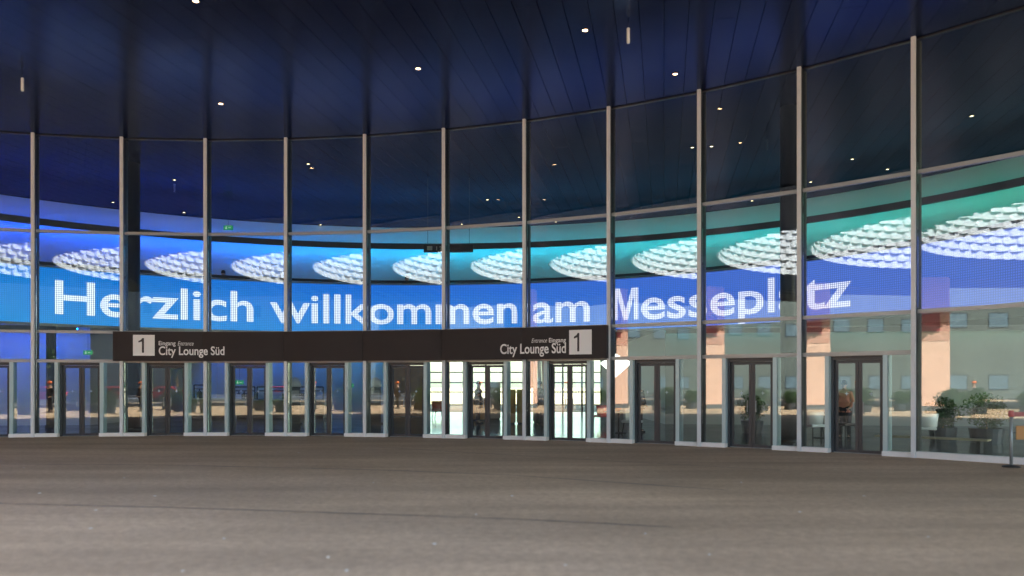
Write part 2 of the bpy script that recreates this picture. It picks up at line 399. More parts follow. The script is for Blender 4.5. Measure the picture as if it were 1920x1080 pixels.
# ------------------------------------------------------------------ lettering helper
def text_mesh(body, size, offset=0, shear=0, spacing=1.0):
    cu = bpy.data.curves.new("txt", 'FONT'); cu.body = body; cu.size = size; cu.offset = offset; cu.shear = shear
    cu.space_character = spacing; cu.resolution_u = 6
    o = bpy.data.objects.new("txt", cu); COL.objects.link(o)
    bpy.context.view_layer.update()
    me = bpy.data.meshes.new_from_object(o.evaluated_get(bpy.context.evaluated_depsgraph_get()))
    bpy.data.objects.remove(o); bpy.data.curves.remove(cu)
    return me
def xr(me): xs = [v.co.x for v in me.vertices]; return min(xs), max(xs)

# ------------------------------------------------------------------ entrance sign over the doors
SR = R-.16
sign = thing("entrance_sign", "long black entrance sign with white lettering curving over the doors", "sign", (CX, CY, 2.42))
ZB, ZT = 0.0, .94
tl = th(1)-math.radians(.42); tr = th(7)+math.radians(.05)
knots = [tl]+[th(k) for k in range(2, 7)]+[tr]
for a, b in zip(knots[:-1], knots[1:]):
    e = .0002
    q = [loc(PP(a+e, SR)), loc(PP(b-e, SR)), loc(PP(b-e, SR+.145)), loc(PP(a+e, SR+.145))]
    MB().hexa(*q, ZB, ZT).build("sign_panel", M_SIGN, sign)
def on_sign(px, zl=0):   # angle on sign plane for a photo column
    # ray meets circle SR
    dx, dy = (px-960)/FPX, 1.0; a = dx*dx+dy*dy; b = 2*(dx*(-CX)+dy*(-CY)); c = CX*CX+CY*CY-SR*SR
    t = (-b+math.sqrt(b*b-4*a*c))/(2*a); return math.atan2(dx*t-CX, dy*t-CY), t
def put_on_sign(me, name, px0, px1, z0, zh, m):
    # map mesh x-range to photo columns px0..px1 and its height to z0..z0+zh, on flat sign facet
    ta, _ = on_sign(px0); tb, _ = on_sign(px1)
    x0, x1 = xr(me); ys = [v.co.y for v in me.vertices]; y0, y1 = min(ys), max(ys)
    def pt(t):
        for a, b in zip(knots[:-1], knots[1:]):
            if a <= t <= b: break
        A = Vector(loc(PP(a, SR))); Bv = Vector(loc(PP(b, SR))); nrm = Vector(((A-Bv).y, (Bv-A).x)).normalized()
        if nrm.dot((A+Bv)/2) > 0: nrm = -nrm
        d = Vector((math.sin(t), math.cos(t))); e = Bv-A; den = d.x*e.y-d.y*e.x; s = (A.x*e.y-A.y*e.x)/den; return d*s, nrm
    for v in me.vertices:
        f = (v.co.x-x0)/(x1-x0); g_ = (v.co.y-y0)/(y1-y0); p, nrm = pt(ta+(tb-ta)*f); p = p+nrm*(.006+v.co.z)
        v.co = (p.x, p.y, z0+g_*zh)
    me.materials.append(m); o = bpy.data.objects.new(name, me); COL.objects.link(o); o.parent = sign; return o
def zsign(py, px): _, t = on_sign(px); return EYE+(HORY-py)/FPX*t-2.42
def plate(): 
    me = bpy.data.meshes.new("plate"); me.from_pydata([(0, 0, -.0), (1, 0, 0), (1, 1, 0), (0, 1, 0)], [], [(0, 1, 2, 3)]); return me
def numeral_one():
    o = [(.62, 0), (1, 0), (1, 1), (.70, 1), (.45, .88), (0, .80), (0, .70), (.62, .76)]
    me = bpy.data.meshes.new("one"); me.from_pydata([(x, y, .006) for x, y in o], [], [tuple(range(8))]); return me
def sign_item(body, px0, px1, py_top, py_bot, m, off=0, shear=0, name="lettering"):
    me = numeral_one() if body == '1' else (text_mesh(body, 1, off, shear) if body else plate())
    for v in me.vertices: v.co.z = .006 if m is M_SIGNT else 0.0
    pm = (px0+px1)/2; z0 = zsign(py_bot, pm); z1 = zsign(py_top, pm)
    return put_on_sign(me, name, px0, px1, z0, z1-z0, m)
M_SIGNT = mat("sign_numeral_dark", (.03, .025, .025), .5)
sign_item(None, 250, 291, 628, 667, M_SIGNW, name="white_square")
sign_item("1", 260.5, 271, 634, 661.5, M_SIGNT, .01)
sign_item("Eingang", 298.5, 330, 639.6, 650, M_SIGNW, .012)
sign_item("Entrance", 334, 363.5, 640, 648, M_SIGNW, .0, .3)
sign_item("City Lounge Süd", 298.5, 421.5, 649.5, 671, M_SIGNW, .016)
sign_item(None, 1068, 1110, 618.5, 664.5, M_SIGNW, name="white_square")
sign_item("1", 1077, 1087, 624.5, 659, M_SIGNT, .01)
sign_item("Entrance", 997, 1026.5, 634.5, 642.5, M_SIGNW, .0, .3)
sign_item("Eingang", 1030, 1062, 633.5, 644.5, M_SIGNW, .012)
sign_item("City Lounge Süd", 938.5, 1062, 644, 669, M_SIGNW, .016)

# ------------------------------------------------------------------ LED ring on the gallery front
LC, LR = (-4.01, 15.30), 18.65
def led_at(px):
    dx, dy = (px-960)/FPX, 1.0; a = dx*dx+1; b = -2*(dx*LC[0]+LC[1]); c = LC[0]**2+LC[1]**2-LR**2
    t = (-b+math.sqrt(b*b-4*a*c))/(2*a); return math.atan2(dx*t-LC[0], t-LC[1]), t
A0, _ = led_at(-260); A1, _ = led_at(2040)
LZ0, LZ1 = 3.90, 5.93
E_LED = .20
def led_material(name, text=False):
    m = bpy.data.materials.new(name); m.use_nodes = True; n = m.node_tree; L = n.links.new
    b = n.nodes["Principled BSDF"]; b.inputs["Base Color"].default_value = (.02, .02, .022, 1); b.inputs["Roughness"].default_value = .5
    uv = n.nodes.new("ShaderNodeUVMap"); uv.uv_map = "UVMap"; sp = n.nodes.new("ShaderNodeSeparateXYZ"); L(uv.outputs[0], sp.inputs[0])
    P = .072
    def dot(s, wd):
        a = n.nodes.new("ShaderNodeMath"); a.operation = 'DIVIDE'; L(s, a.inputs[0]); a.inputs[1].default_value = P
        f = n.nodes.new("ShaderNodeMath"); f.operation = 'FRACT'; L(a.outputs[0], f.inputs[0])
        s2 = n.nodes.new("ShaderNodeMath"); s2.operation = 'SUBTRACT'; L(f.outputs[0], s2.inputs[0]); s2.inputs[1].default_value = .5
        ab = n.nodes.new("ShaderNodeMath"); ab.operation = 'ABSOLUTE'; L(s2.outputs[0], ab.inputs[0])
        r = n.nodes.new("ShaderNodeMapRange"); L(ab.outputs[0], r.inputs[0]); r.inputs[1].default_value = wd-.06; r.inputs[2].default_value = wd+.06; r.inputs[3].default_value = 1; r.inputs[4].default_value = 0
        return r.outputs[0]
    dx = dot(sp.outputs[0], .30); dy = dot(sp.outputs[1], .34)
    mu = n.nodes.new("ShaderNodeMath"); mu.operation = 'MULTIPLY'; L(dx, mu.inputs[0]); L(dy, mu.inputs[1])
    cr = n.nodes.new("ShaderNodeValToRGB"); ur = n.nodes.new("ShaderNodeMapRange"); L(sp.outputs[0], ur.inputs[0])
    ur.inputs[1].default_value = A0*LR; ur.inputs[2].default_value = A1*LR; L(ur.outputs[0], cr.inputs[0])
    el = cr.color_ramp.elements
    if text:
        el[0].color = lin(225, 232, 255); el[1].color = lin(205, 198, 250); lo = .3
    else:
        el[0].color = lin(0, 118, 208); el[1].color = lin(92, 112, 198); lo = .50
        e = el.new(.4); e.color = lin(18, 100, 212); e = el.new(.62); e.color = lin(52, 98, 206)
    src = cr.outputs[0]
    if not text:    # picture drifts to cyan towards the lower edge
        vr = n.nodes.new("ShaderNodeMapRange"); L(sp.outputs[1], vr.inputs[0]); vr.inputs[1].default_value = LZ1; vr.inputs[2].default_value = LZ0; vr.inputs[3].default_value = 0; vr.inputs[4].default_value = .45
        nz = n.nodes.new("ShaderNodeMapRange"); L(ur.outputs[0], nz.inputs[0]); nz.inputs[1].default_value = .75; nz.inputs[2].default_value = .45; 
        mm = n.nodes.new("ShaderNodeMath"); mm.operation = 'MULTIPLY'; L(vr.outputs[0], mm.inputs[0]); L(nz.outputs[0], mm.inputs[1])
        mc = n.nodes.new("ShaderNodeMixRGB"); L(mm.outputs[0], mc.inputs[0]); L(src, mc.inputs[1]); mc.inputs[2].default_value = lin(20, 150, 215); src = mc.outputs[0]
    st = n.nodes.new("ShaderNodeMapRange"); L(mu.outputs[0], st.inputs[0]); st.inputs[3].default_value = lo*E_LED; st.inputs[4].default_value = (1.65 if text else 1.35)*E_LED
    L(src, b.inputs["Emission Color"]); L(st.outputs[0], b.inputs["Emission Strength"])
    return m
M_LED = led_material("led_picture"); M_LEDT = led_material("led_letters", True)
led = thing("led_ring_display", "long curved LED display with a blue picture and white welcome lettering along the gallery front", "LED display", (LC[0], LC[1], 0))
def LP(t, r): return (r*math.sin(t), r*math.cos(t))
NS = 90; vs = []; fs = []; uvs = []
for i in range(NS+1):
    t = A0+(A1-A0)*i/NS; p = LP(t, LR)
    vs += [(*p, LZ0), (*p, LZ1)]; uvs += [(t*LR, LZ0), (t*LR, LZ1)]
fs = [(2*i, 2*i+2, 2*i+3, 2*i+1) for i in range(NS)]
me = bpy.data.meshes.new("screen"); me.from_pydata(vs, [], fs); ul = me.uv_layers.new(name="UVMap")
for lp in me.loops: ul.data[lp.index].uv = uvs[lp.vertex_index]
me.materials.append(M_LED); link("screen", me, led)
MB().arc((0, 0), LR+.01, LR+.22, A0, A1, LZ0-.06, LZ1+.02, 60).build("housing", M_IDARK, led)
MB().arc((0, 0), LR-.03, LR+.009, A0, A1, LZ0-.10, LZ0-.004, 60).build("lower_trim", M_TRANS, led)
MB().arc((0, 0), LR-.02, LR+.009, A0, A1, LZ1+.004, LZ1+.06, 60).build("upper_trim", mat("trim_bronze", (.22, .20, .16), .4, .4), led)
MB().arc((0, 0), LR+.02, LR+.16, A0, A1, LZ1+.10, LZ1+.20, 60).build("coping", M_BLACK, led)
def letter_m():
    W_, H_, st = 1.5, 1.28, .27
    o = [(0, 0), (st, 0), (st, H_*.72), (W_/2-.13, 0), (W_/2+.13, 0), (W_-st, H_*.72), (W_-st, 0), (W_, 0), (W_, H_), (W_-.40, H_), (W_/2, H_*.30), (.40, H_), (0, H_)]
    me = bpy.data.meshes.new("m"); me.from_pydata([(x, y, 0) for x, y in o], [], [tuple(range(len(o)))]); return me
for word, a, b, full in (("Herzlich", 103, 475, None), ("willkommen", 506, 970, None), ("am", 999, 1106, None), ("M", 1150, 1197, None), ("esseplatz", 1202.5, 1597, None)):
    ta, _ = led_at(a); tb, _ = led_at(b); me = letter_m() if word == "M" else text_mesh(word, 1.76, .027)
    x0, x1 = xr(me); bot = 4.27
    bm = bmesh.new(); bm.from_mesh(me); bmesh.ops.triangulate(bm, faces=bm.faces)
    bmesh.ops.subdivide_edges(bm, edges=[e for e in bm.edges if abs(e.verts[0].co.x-e.verts[1].co.x) > .3], cuts=1)
    bm.to_mesh(me); bm.free()
    while me.uv_layers: me.uv_layers.remove(me.uv_layers[0])
    ul = me.uv_layers.new(name="UVMap"); cc = []
    for v in me.vertices:
        t = ta+(tb-ta)*(v.co.x-x0)/(x1-x0); z = bot+v.co.y; cc.append((t*LR, z)); p = LP(t, LR-.02); v.co = (*p, z)
    for lp in me.loops: ul.data[lp.index].uv = cc[lp.vertex_index]
    me.materials.append(M_LEDT); link("lettering", me, led)

# ------------------------------------------------------------------ gallery behind the display, hall walls
def struct_arc(name, r0, r1, a0, a1, z0, z1, m, n=60): return struct(MB().arc(LC, r0, r1, a0, a1, z0, z1, n).build(name, m))
GA0, GA1 = A0-.12, A1+.10
struct_arc("gallery_floor", LR+.24, LR+6.2, GA0, GA1, 4.02, 4.62, M_IDARK)
gw = struct_arc("gallery_wall", LR+6.2, LR+6.4, GA0, GA1, 4.62, H-.02, M_IWALL)
def strip_mat(name, es, a0, a1, stops):
    m = bpy.data.materials.new(name); m.use_nodes = True; n = m.node_tree; L = n.links.new; b = n.nodes["Principled BSDF"]
    b.inputs["Base Color"].default_value = (.1, .1, .1, 1)
    ge = n.nodes.new("ShaderNodeNewGeometry"); sx = n.nodes.new("ShaderNodeSeparateXYZ"); L(ge.outputs["Position"], sx.inputs[0])
    r = n.nodes.new("ShaderNodeMapRange"); L(sx.outputs[0], r.inputs[0]); r.inputs[1].default_value = a0; r.inputs[2].default_value = a1
    cr = n.nodes.new("ShaderNodeValToRGB"); L(r.outputs[0], cr.inputs[0]); el = cr.color_ramp.elements
    el[0].color = stops[0][1]; el[0].position = 0; el[1].color = stops[-1][1]; el[1].position = 1
    for p, c in stops[1:-1]: e = el.new(p); e.color = c
    L(cr.outputs[0], b.inputs["Emission Color"]); b.inputs["Emission Strength"].default_value = es
    return m
STOPS = [(0, (.0, .05, .9, 1)), (.22, (.0, .14, 1, 1)), (.38, (.0, .28, .80, 1)), (.52, (0, .36, .60, 1)), (.72, (0, .28, .34, 1)), (.88, (0, .22, .22, 1)), (1, (0, .18, .13, 1))]
M_COVE = strip_mat("cove_led", 8, -24, 18, STOPS)
cove = thing("cove_light", "curved ledge hiding a blue to green LED strip along the gallery wall", "cove light", (LC[0], LC[1], 0))
MB().arc((0, 0), LR+5.55, LR+5.62, GA0, GA1, 8.42, 8.70, 60).build("ledge_fascia", M_IDARK, cove)
MB().arc((0, 0), LR+5.622, LR+6.19, GA0, GA1, 8.56, 8.60, 60).build("ledge_shelf", M_IDARK, cove)
MB().arc((0, 0), LR+5.66, LR+5.72, GA0, GA1, 8.48, 8.52, 60).build("led_strip", M_COVE, cove)
MB().arc((0, 0), LR+5.66, LR+5.72, GA0, GA1, 8.63, 8.65, 60).build("led_strip", strip_mat("cove_led_up", 4.0, -24, 18, STOPS), cove)

# ground floor back walls of the hall
def wall_seg(name, p, q, z0, z1, m, thick=.2):
    p = Vector(p); q = Vector(q); d = (q-p).normalized(); nn = Vector((-d.y, d.x))*thick
    return MB().hexa(tuple(p), tuple(q), tuple(q+nn), tuple(p+nn), z0, z1).build(name, m)
LW = [((-40, 29.5), (-17.2, 32.2)), ((-17.2, 32.2), (-17.2, 46.3)), ((-17.19, 46), (-6.05, 46)), ((5.25, 46), (6.39, 46)), ((6.4, 46.3), (6.4, 33.0)), ((6.4, 32.99), (34, 29))]
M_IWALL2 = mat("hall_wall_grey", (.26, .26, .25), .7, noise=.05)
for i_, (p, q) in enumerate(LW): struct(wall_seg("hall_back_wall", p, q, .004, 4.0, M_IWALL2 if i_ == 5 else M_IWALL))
def fall_strip(p, q, off, z, es, idx):
    p = Vector(p); q = Vector(q); d = (q-p).normalized(); nn = Vector((d.y, -d.x))
    a = p+nn*off; b = q+nn*off
    t = thing("cove_light", ["blue lit cove above the ground floor wall at the left doors", "grey blue cove above the cloakroom wall in the middle", "teal lit cove above the ground floor wall at the right"][idx], "cove light", (a.x, a.y, z))
    def seg(o0, o1, z0, z1, nm, m):
        A = (nn*o0); Bq = (q-p)+nn*o0; Cq = (q-p)+nn*o1; D = nn*o1
        MB().hexa(tuple(A), tuple(Bq), tuple(Cq), tuple(D), z0, z1).build(nm, m, t)
    seg(.10, .13, -.10, .10, "ledge_fascia", M_IDARK); seg(-.02, .02, -.02, .0, "led_strip", strip_mat("cove_led_low%d" % idx, es, -24, 18, STOPS))
fall_strip((-40, 29.5), (-17.2, 32.2), 1.2, 3.86, 15, 0)
fall_strip((-17.0, 46), (-6.0, 46), 1.1, 3.9, 9, 1)
fall_strip((6.4, 33), (34, 29), .35, 3.86, 3.0, 2)
struct(MB().box(-41, 36, 46.3, 46.5, 4.0, H, None).build("upper_back_wall", M_IDARK))
struct(MB().box(-41, -40.8, 27, 46.5, 0.004, H, None).build("hall_side_wall", M_IDARK))
struct(MB().box(34.3, 34.5, 20, 46.5, 0.004, H, None).build("hall_side_wall", M_IDARK))
# flat ceiling over the deep ground floor, above door height
struct(MB().box(-17, 6.2, LC[1]+LR+1.5, 46, 4.03, 4.2).build("lounge_ceiling", M_IDARK))
# big gridded window at the far end
win = thing("far_window", "large bright window with a black grid of bars at the far end of the hall", "window", (0, 46, 0))
fr = MB()
xs = [-6.0+1.12*i for i in range(11)]
for i, x in enumerate(xs): MB().box(x-.05, x+.05, 0, .14, .0, 4.0).build("glazing_bar", M_BLACK, win)
for z in (.45, 1.2, 1.75, 2.35, 3.3): MB().box(-6, 5.2, .02, .12, z-.035, z+.035).build("cross_bar", M_BLACK, win)
me = None
for i in range(10):
    MB().box(xs[i]+.05, xs[i+1]-.05, .06, .08, .0, 4.0).build("pane", M_GLASSD, win)

# dark round columns in the hall
def column(px, Y, r, top, label):
    t = thing("hall_column", label, "column", (atY(px, Y), Y, 0))
    MB().lathe([(r, 0), (r, top)], 24).build("shaft", M_BLACK, t, True); MB().lathe([(r+.04, 0.004), (r+.04, .12)], 24).build("base_collar", M_FIN, t, True)
column(244, 28.4, .33, H-.02, "thick dark round column behind the glass next to the second mullion from the left")
column(1479, 22.6, .24, H-.02, "dark slender column inside the glass covering the letter before tz on the display")
column(96, 30.0, .17, 4.0, "thin greenish-dark column behind the leftmost side light, under the display")

# ------------------------------------------------------------------ downlights
M_LAMP = mat("lamp_warm", (.1, .1, .1), .5, emit=(1, .56, .27), estr=4)
M_LAMP2 = mat("lamp_warm_soft", (.1, .1, .1), .5, emit=(1, .75, .45), estr=1.3)
def dl_mesh(r, m):
    a = shared(MB().lathe([(r, -.012), (r+.03, -.012), (r+.03, .0), (r, .0)], 16, None, False), "lamp_ring", M_CEILJ)
    b = shared(MB().lathe([(r*.98, -.006), (r*.98, -.001)], 16), "lens", m); return a, b
A1m = dl_mesh(.058, M_LAMP); A2m = dl_mesh(.05, M_LAMP2)
def downlight(px, py, meshes, label, group):
    x, y = at(px, py, H)
    t = thing("downlight", label, "downlight", (x, y, H-.004), 0, group)
    link("lamp_ring", meshes[0], t); link("lens", meshes[1], t)
for (px, py, lb) in ((367, 1, "warm downlight in the canopy ceiling cut by the top edge at the left"), (784, 128, "warm downlight in the canopy ceiling left of the middle, alone above the fifth mullion"),
                     (414, 194, "small warm downlight low in the canopy ceiling above the third mullion from the left"), (1097, 56, "warm downlight in the canopy beside the hanging tube lamp at the right"),
                     (1266, 138, "bright warm downlight in the canopy just above the glass at the right")):
    downlight(px, py, A1m, lb, "downlights in the canopy ceiling")
inn = [(42, 380), (87, 415), (129, 400), (179, 389), (212, 379), (275, 414), (327, 337), (345, 398), (345, 418), (499, 418), (578, 307), (601, 421), (914, 374), (866, 420),
       (973, 407), (1042, 416), (1154, 405), (1298, 276), (1334, 274), (1410, 376), (1520, 341), (1598, 298), (1588, 378), (1664, 317), (1694, 383), (1822, 217), (1797, 355), (1899, 317)]
cols = [63, 233, 392, 544, 691, 838, 989, 1146, 1313, 1499, 1711, 2000]
cnt = {}
for px, py in sorted(inn):
    k = sum(1 for c in cols if c < px); cnt.setdefault(k, []).append((px, py))
for k, lst in cnt.items():
    for j, (px, py) in enumerate(lst):
        bay = "left of the first mullion" if k == 0 else "right of the %s mullion" % ORD[k-1]
        lb = ("single small downlight" if len(lst) == 1 else "%s small downlight from left" % ORD[j])+" behind the glass "+bay
        downlight(px, py, A2m, lb, "small downlights in the hall ceiling")
# hanging tubes
for px, py, lb in ((42, 137, "slim white tube lamp hanging from the canopy at the far left"), (1178, 42, "slim white tube lamp hanging from the canopy right of two downlights")):
    x, y = at(px, py, H); t = thing("hanging_tube", lb, "hanging lamp", (x, y, H-.46), 0, "slim tubes hanging from the canopy")
    MB().lathe([(.030, 0), (.035, .01), (.035, .33), (.02, .34)], 12).build("tube", M_CREAM, t, True); MB().lathe([(.006, .34), (.006, .45)], 6).build("rod", M_FIN, t)

# ------------------------------------------------------------------ signs in the hall
x, y = at(841, 466, 6.9)
t = thing("hanging_sign", "long black sign hanging over the gallery by the sixth mullion", "sign", (x, y, 6.9))
MB().box(-.95, .95, -.06, .06, -.14, .14).build("panel", M_BLACK, t)
M_PALE = mat("pale_print", (.35, .36, .30), .6)
MB().box(-.82, -.62, -.064, -.0605, -.08, .08).build("pictogram", M_PALE, t)
me = text_mesh("1 2", .2, .004); me.materials.append(M_PALE)
o = link("lettering", me, t, Matrix.Translation((-.50, -.063, -.07)) @ Matrix.Rotation(PI/2, 4, 'X'))
for sx in (-.8, .8): MB().tube((sx, 0, .14), (sx, 0, H-6.92), .008).build("hanger_rod", M_FIN, t)
def exit_sign(px, py, Y, wd, label, up):
    z = EYE+(HORY-py)/FPX*Y; t = thing("exit_sign", label, "exit sign", (atY(px, Y), Y, z))
    mg = M_EXIT; MB().box(-wd/2, wd/2, -.03, .03, -wd*.24, wd*.24).build("light_box", mg, t)
    f = MB(); s = wd*.2
    f.lathe([(s*.18, -.002), (s*.18, .002)], 10, Matrix.Translation((-wd*.2, -.033, s*.75)) @ Matrix.Rotation(PI/2, 4, 'X'))
    f.box(-wd*.2-s*.14, -wd*.2+s*.2, -.036, -.031, -s*.1, s*.5); f.box(-wd*.2-s*.4, -wd*.2-s*.1, -.036, -.031, -s*.75, -s*.05); f.box(-wd*.2+s*.1, -wd*.2+s*.35, -.036, -.031, -s*.85, -s*.05)
    f.box(wd*.05, wd*.3, -.036, -.031, -s*.12, s*.12); f.build("running_figure", M_EXITW, t)
    MB().tube((0, 0, wd*.24), (0, 0, up), .006).build("hanger_rod", M_FIN, t)
M_EXIT = mat("exit_green", (.02, .25, .1), .5, emit=(.03, .6, .25), estr=.05)
M_EXITW = mat("exit_white", (.6, .7, .6), .5, emit=(.8, 1, .85), estr=.10)
exit_sign(428, 427, 36, .42, "green lit exit sign high in the hall beside the third mullion", H-(EYE+(HORY-427)/FPX*36))
exit_sign(449, 717, 39, .42, "pale exit sign over the coat rails in the third doorway", 4.0-1.8)
exit_sign(655, 723, 39, .42, "pale green exit sign behind the side light right of the brown doorway", 4.0-1.6)
exit_sign(165, 661, 30.5, .34, "small greenish exit sign above the second doorway from the left", 3.9-(EYE+58/FPX*30.5))

# ------------------------------------------------------------------ furniture in the hall
def counter(x0, x1, y, h, d, label, m=M_BEIGE):
    t = thing("reception_counter", label, "counter", ((x0+x1)/2, y, 0)); hw = (x1-x0)/2
    n = max(1, round(2*hw/1.25)); pw = 2*hw/n
    for i in range(n): MB().box(-hw+i*pw+.012, -hw+(i+1)*pw-.012, 0, .04, .15, h-.05).build("front_panel", m, t)
    MB().box(-hw+.05, hw-.05, .045, d, .15, h-.05).build("carcass", m, t); MB().box(-hw-.03, hw+.03, -.04, d+.03, h-.05, h).build("counter_top", M_CREAM, t)
    MB().box(-hw+.06, hw-.06, .06, d-.05, .004, .15).build("plinth", M_BLACK, t)
counter(atY(352, 38), atY(432, 38), 38, .98, .8, "long beige counter at the left of the cloakroom behind the doors")
counter(atY(441, 38.6), atY(608, 38.6), 38.6, .92, .8, "beige counter of the cloakroom under the coat rails in the middle")
def rail(px0, px1, y, h, label, hangers):
    x0, x1 = atY(px0, y), atY(px1, y); t = thing("coat_rail", label, "coat rail", ((x0+x1)/2, y, 0)); hw = (x1-x0)/2
    for s in (-1, 1): MB().tube((s*hw, 0, .004), (s*hw, 0, h), .035).build("post", M_BLACK, t)
    MB().tube((-hw, 0, h), (hw, 0, h), .03).build("top_bar", M_BLACK, t); MB().tube((-hw, 0, h-.2), (hw, 0, h-.2), .025).build("lower_bar", M_BLACK, t)
    for i in range(hangers):
        xx = -hw+.25+(2*hw-.5)*random.random(); m = MB()
        m.tube((xx, 0, h-.2), (xx, 0, h-.3), .012); m.tube((xx, -.2, h-.36), (xx, 0, h-.29), .014); m.tube((xx, 0, h-.29), (xx, .2, h-.36), .014); m.tube((xx, -.2, h-.36), (xx, .2, h-.36), .012)
        if random.random() < .5: m.box(xx-.05, xx+.05, -.2, .2, h-.85, h-.36)
        m.build("hanger", M_JACKET, t)
rail(364, 384, 40.2, 1.62, "short black coat rail above the left end of the beige counter", 4)
rail(438, 478, 40.5, 1.52, "black coat rail with hangers seen through the doorway left of the middle", 7)
rail(482, 606, 40.5, 1.52, "longest black coat rail above the cloakroom counter", 12)

def cabinet(px0, px1, y, h, label, m=M_WOOD):
    x0, x1 = atY(px0, y), atY(px1, y); hw = (x1-x0)/2; t = thing("wooden_cabinet", label, "cabinet", ((x0+x1)/2, y, 0))
    MB().box(-hw, hw, .03, .6, .06, h).build("carcass", m, t); MB().box(-hw+.04, hw-.04, .06, .55, .004, .06).build("plinth", M_BLACK, t)
    n = max(1, round(2*hw/.5)); pw = 2*hw/n
    for i in range(n):
        d = MB().box(-hw+i*pw+.008, -hw+(i+1)*pw-.008, 0, .028, .08, h-.02).build("door", m, t)
        MB().box(-hw+(i+1)*pw-.06, -hw+(i+1)*pw-.04, -.03, -.0, h*.5, h*.5+.14).build("handle", M_BLACK, d)
cabinet(882, 912, 36, 1.02, "low brown wooden cabinet in front of the bright gridded window")
cabinet(951, 967, 33, 1.45, "narrow tall brown cabinet just left of the seventh mullion")
cabinet(969, 984, 33, 1.45, "narrow tall yellowish cabinet right against the seventh mullion", mat("pale_wood", (.30, .19, .06), .45, noise=.2, nscale=4))
cabinet(1000, 1024, 34, 1.5, "dark tall cabinet below the added striped cloth", M_IDARK)
cabinet(736, 764, 40, 2.6, "tall brown wooden partition behind the left leaf of the brown doorway")
cabinet(768, 800, 40, 2.6, "tall brown wooden partition behind the right leaf of the brown doorway")
cabinet(914, 938, 37, 1.75, "grey lectern cabinet standing by the gridded window", mat("grey_panel", (.25, .25, .25), .6))

# striped cloth added for the salmon wall mirrored in the glass
t = thing("reflection_cloth", "added pink and white striped cloth for the mirrored salmon wall, right of the seventh mullion", "cloth", (atY(1004, 33), 33, 3.2))
for i in range(5):
    m = MB(); x0 = -.42+i*.17; vs = []
    for j in range(9):
        z = -j*.19*(1+.12*i)
        for xx in (x0, x0+.085, x0+.168): vs.append((xx+.02*math.sin(j*.7+i), .06*math.sin(xx*30)+.02*math.sin(j), z))
    m.add(vs, [(j*3+q, j*3+q+1, j*3+q+4, j*3+q+3) for j in range(8) for q in (0, 1)])
    o = m.build("stripe", mat("cloth_%s" % ("white", "pink", "lilac", "cream", "rose")[i], ((.8, .78, .76), (.65, .35, .3), (.55, .45, .6), (.8, .76, .7), (.6, .3, .28))[i], .8), t, True)
    md = o.modifiers.new("thick", 'SOLIDIFY'); md.thickness = .01
MB().tube((-.5, 0, .01), (.5, 0, .01), .02).build("rod", M_BLACK, t); MB().tube((0, 0, .02), (0, 0, .8), .006).build("cord", M_BLACK, t)

# glowing diamond panel added for a bright white patch
Yd = 30; xd = atY(1155, Yd); zd = EYE+(HORY-687)/FPX*Yd
t = thing("diamond_glow_panel", "added glowing diamond for a white patch behind the right end of the black entrance sign", "glowing panel", (xd, Yd, zd))
q = [(-.62, .12), (-.05, .50), (.62, .14), (-.02, -.42)]
def dia(s, y0, y1): return MB().add([(a*s, y0, b*s) for a, b in q]+[(a*s, y1, b*s) for a, b in q], [(0, 1, 2, 3), (7, 6, 5, 4)]+[(i, (i+1) % 4, (i+1) % 4+4, i+4) for i in range(4)])
dia(.97, -.05, -.012).build("glow_face", mat("diamond_glow", (.8, .8, .8), .5, emit=(1, .97, .92), estr=.42), t); dia(1.0, -.01, .03).build("back_frame", M_CREAM, t)
MB().tube((0, 0, .45), (0, 0, 4.0-zd), .006).build("hanger_rod", M_FIN, t)

# chairs and tables
def chair(x, y, rz, seatm, label, group="chairs in the hall"):
    t = thing("lounge_chair", label, "chair", (x, y, .004), rz, group)
    m = MB(); m.box(-.28, .28, -.27, .25, .38, .46); o = m.build("seat", seatm, t); b = o.modifiers.new("b", 'BEVEL'); b.width = .03; b.segments = 2
    m = MB(); n = 8; vs = []
    for i in range(n+1):
        a = -1.35+2.7*i/n; r = .30
        for z, dr in ((.46, 0), (.70, .03), (.84, .05)): vs.append(((r+dr)*math.sin(a), (r+dr)*math.cos(a)*.95-.02, z))
    m.add(vs, [(i*3+j, i*3+j+1, i*3+j+4, i*3+j+3) for i in range(n) for j in range(2)]); o = m.build("backrest", seatm, t, True)
    s = o.modifiers.new("s", 'SOLIDIFY'); s.thickness = .05
    for sx in (-1, 1):
        for sy in (-1, 1): MB().tube((sx*.25, sy*.23, 0), (sx*.2, sy*.18, .38), .016).build("leg", M_BLACK, t)
def table(x, y, r, h, m, label):
    t = thing("round_table", label, "table", (x, y, .004))
    MB().lathe([(r-.02, h-.03), (r, h-.02), (r, h-.005), (r-.01, h)], 28).build("tabletop", m, t); MB().lathe([(.03, .03), (.03, h-.03)], 12).build("stem", M_BLACK, t)
    MB().lathe([(r*.55, 0), (r*.5, .02), (.04, .035)], 24).build("foot", M_BLACK, t)
fl = lambda px, py: at(px, py, 0)
for px, Y, rz, mm, lb in ((822, 38, .4, M_RED, "red lounge chair in front of the bright gridded window"), (1127, 31, -2.4, M_RED, "red chair in the dark just left of the eighth mullion"),
                          (1470, 24, 2.6, M_RED, "red chair behind the side light left of the tenth mullion"), (1490, 25, 2.0, M_RED, "second red chair closest to the tenth mullion"),
                          (1185, 26.5, .8, M_CREAM, "white chair with its back to the narrow doorway right of the eighth mullion"), (1524, 24, 3.6, M_CREAM, "white chair right of the tenth mullion"),
                          (1735, 22.5, 2.7, M_CREAM, "white chair right of the eleventh mullion"), (1585, 24.5, .4, M_BLACK, "black chair seen through the last doorway")):
    chair(atY(px, Y), Y, rz, mm, lb)
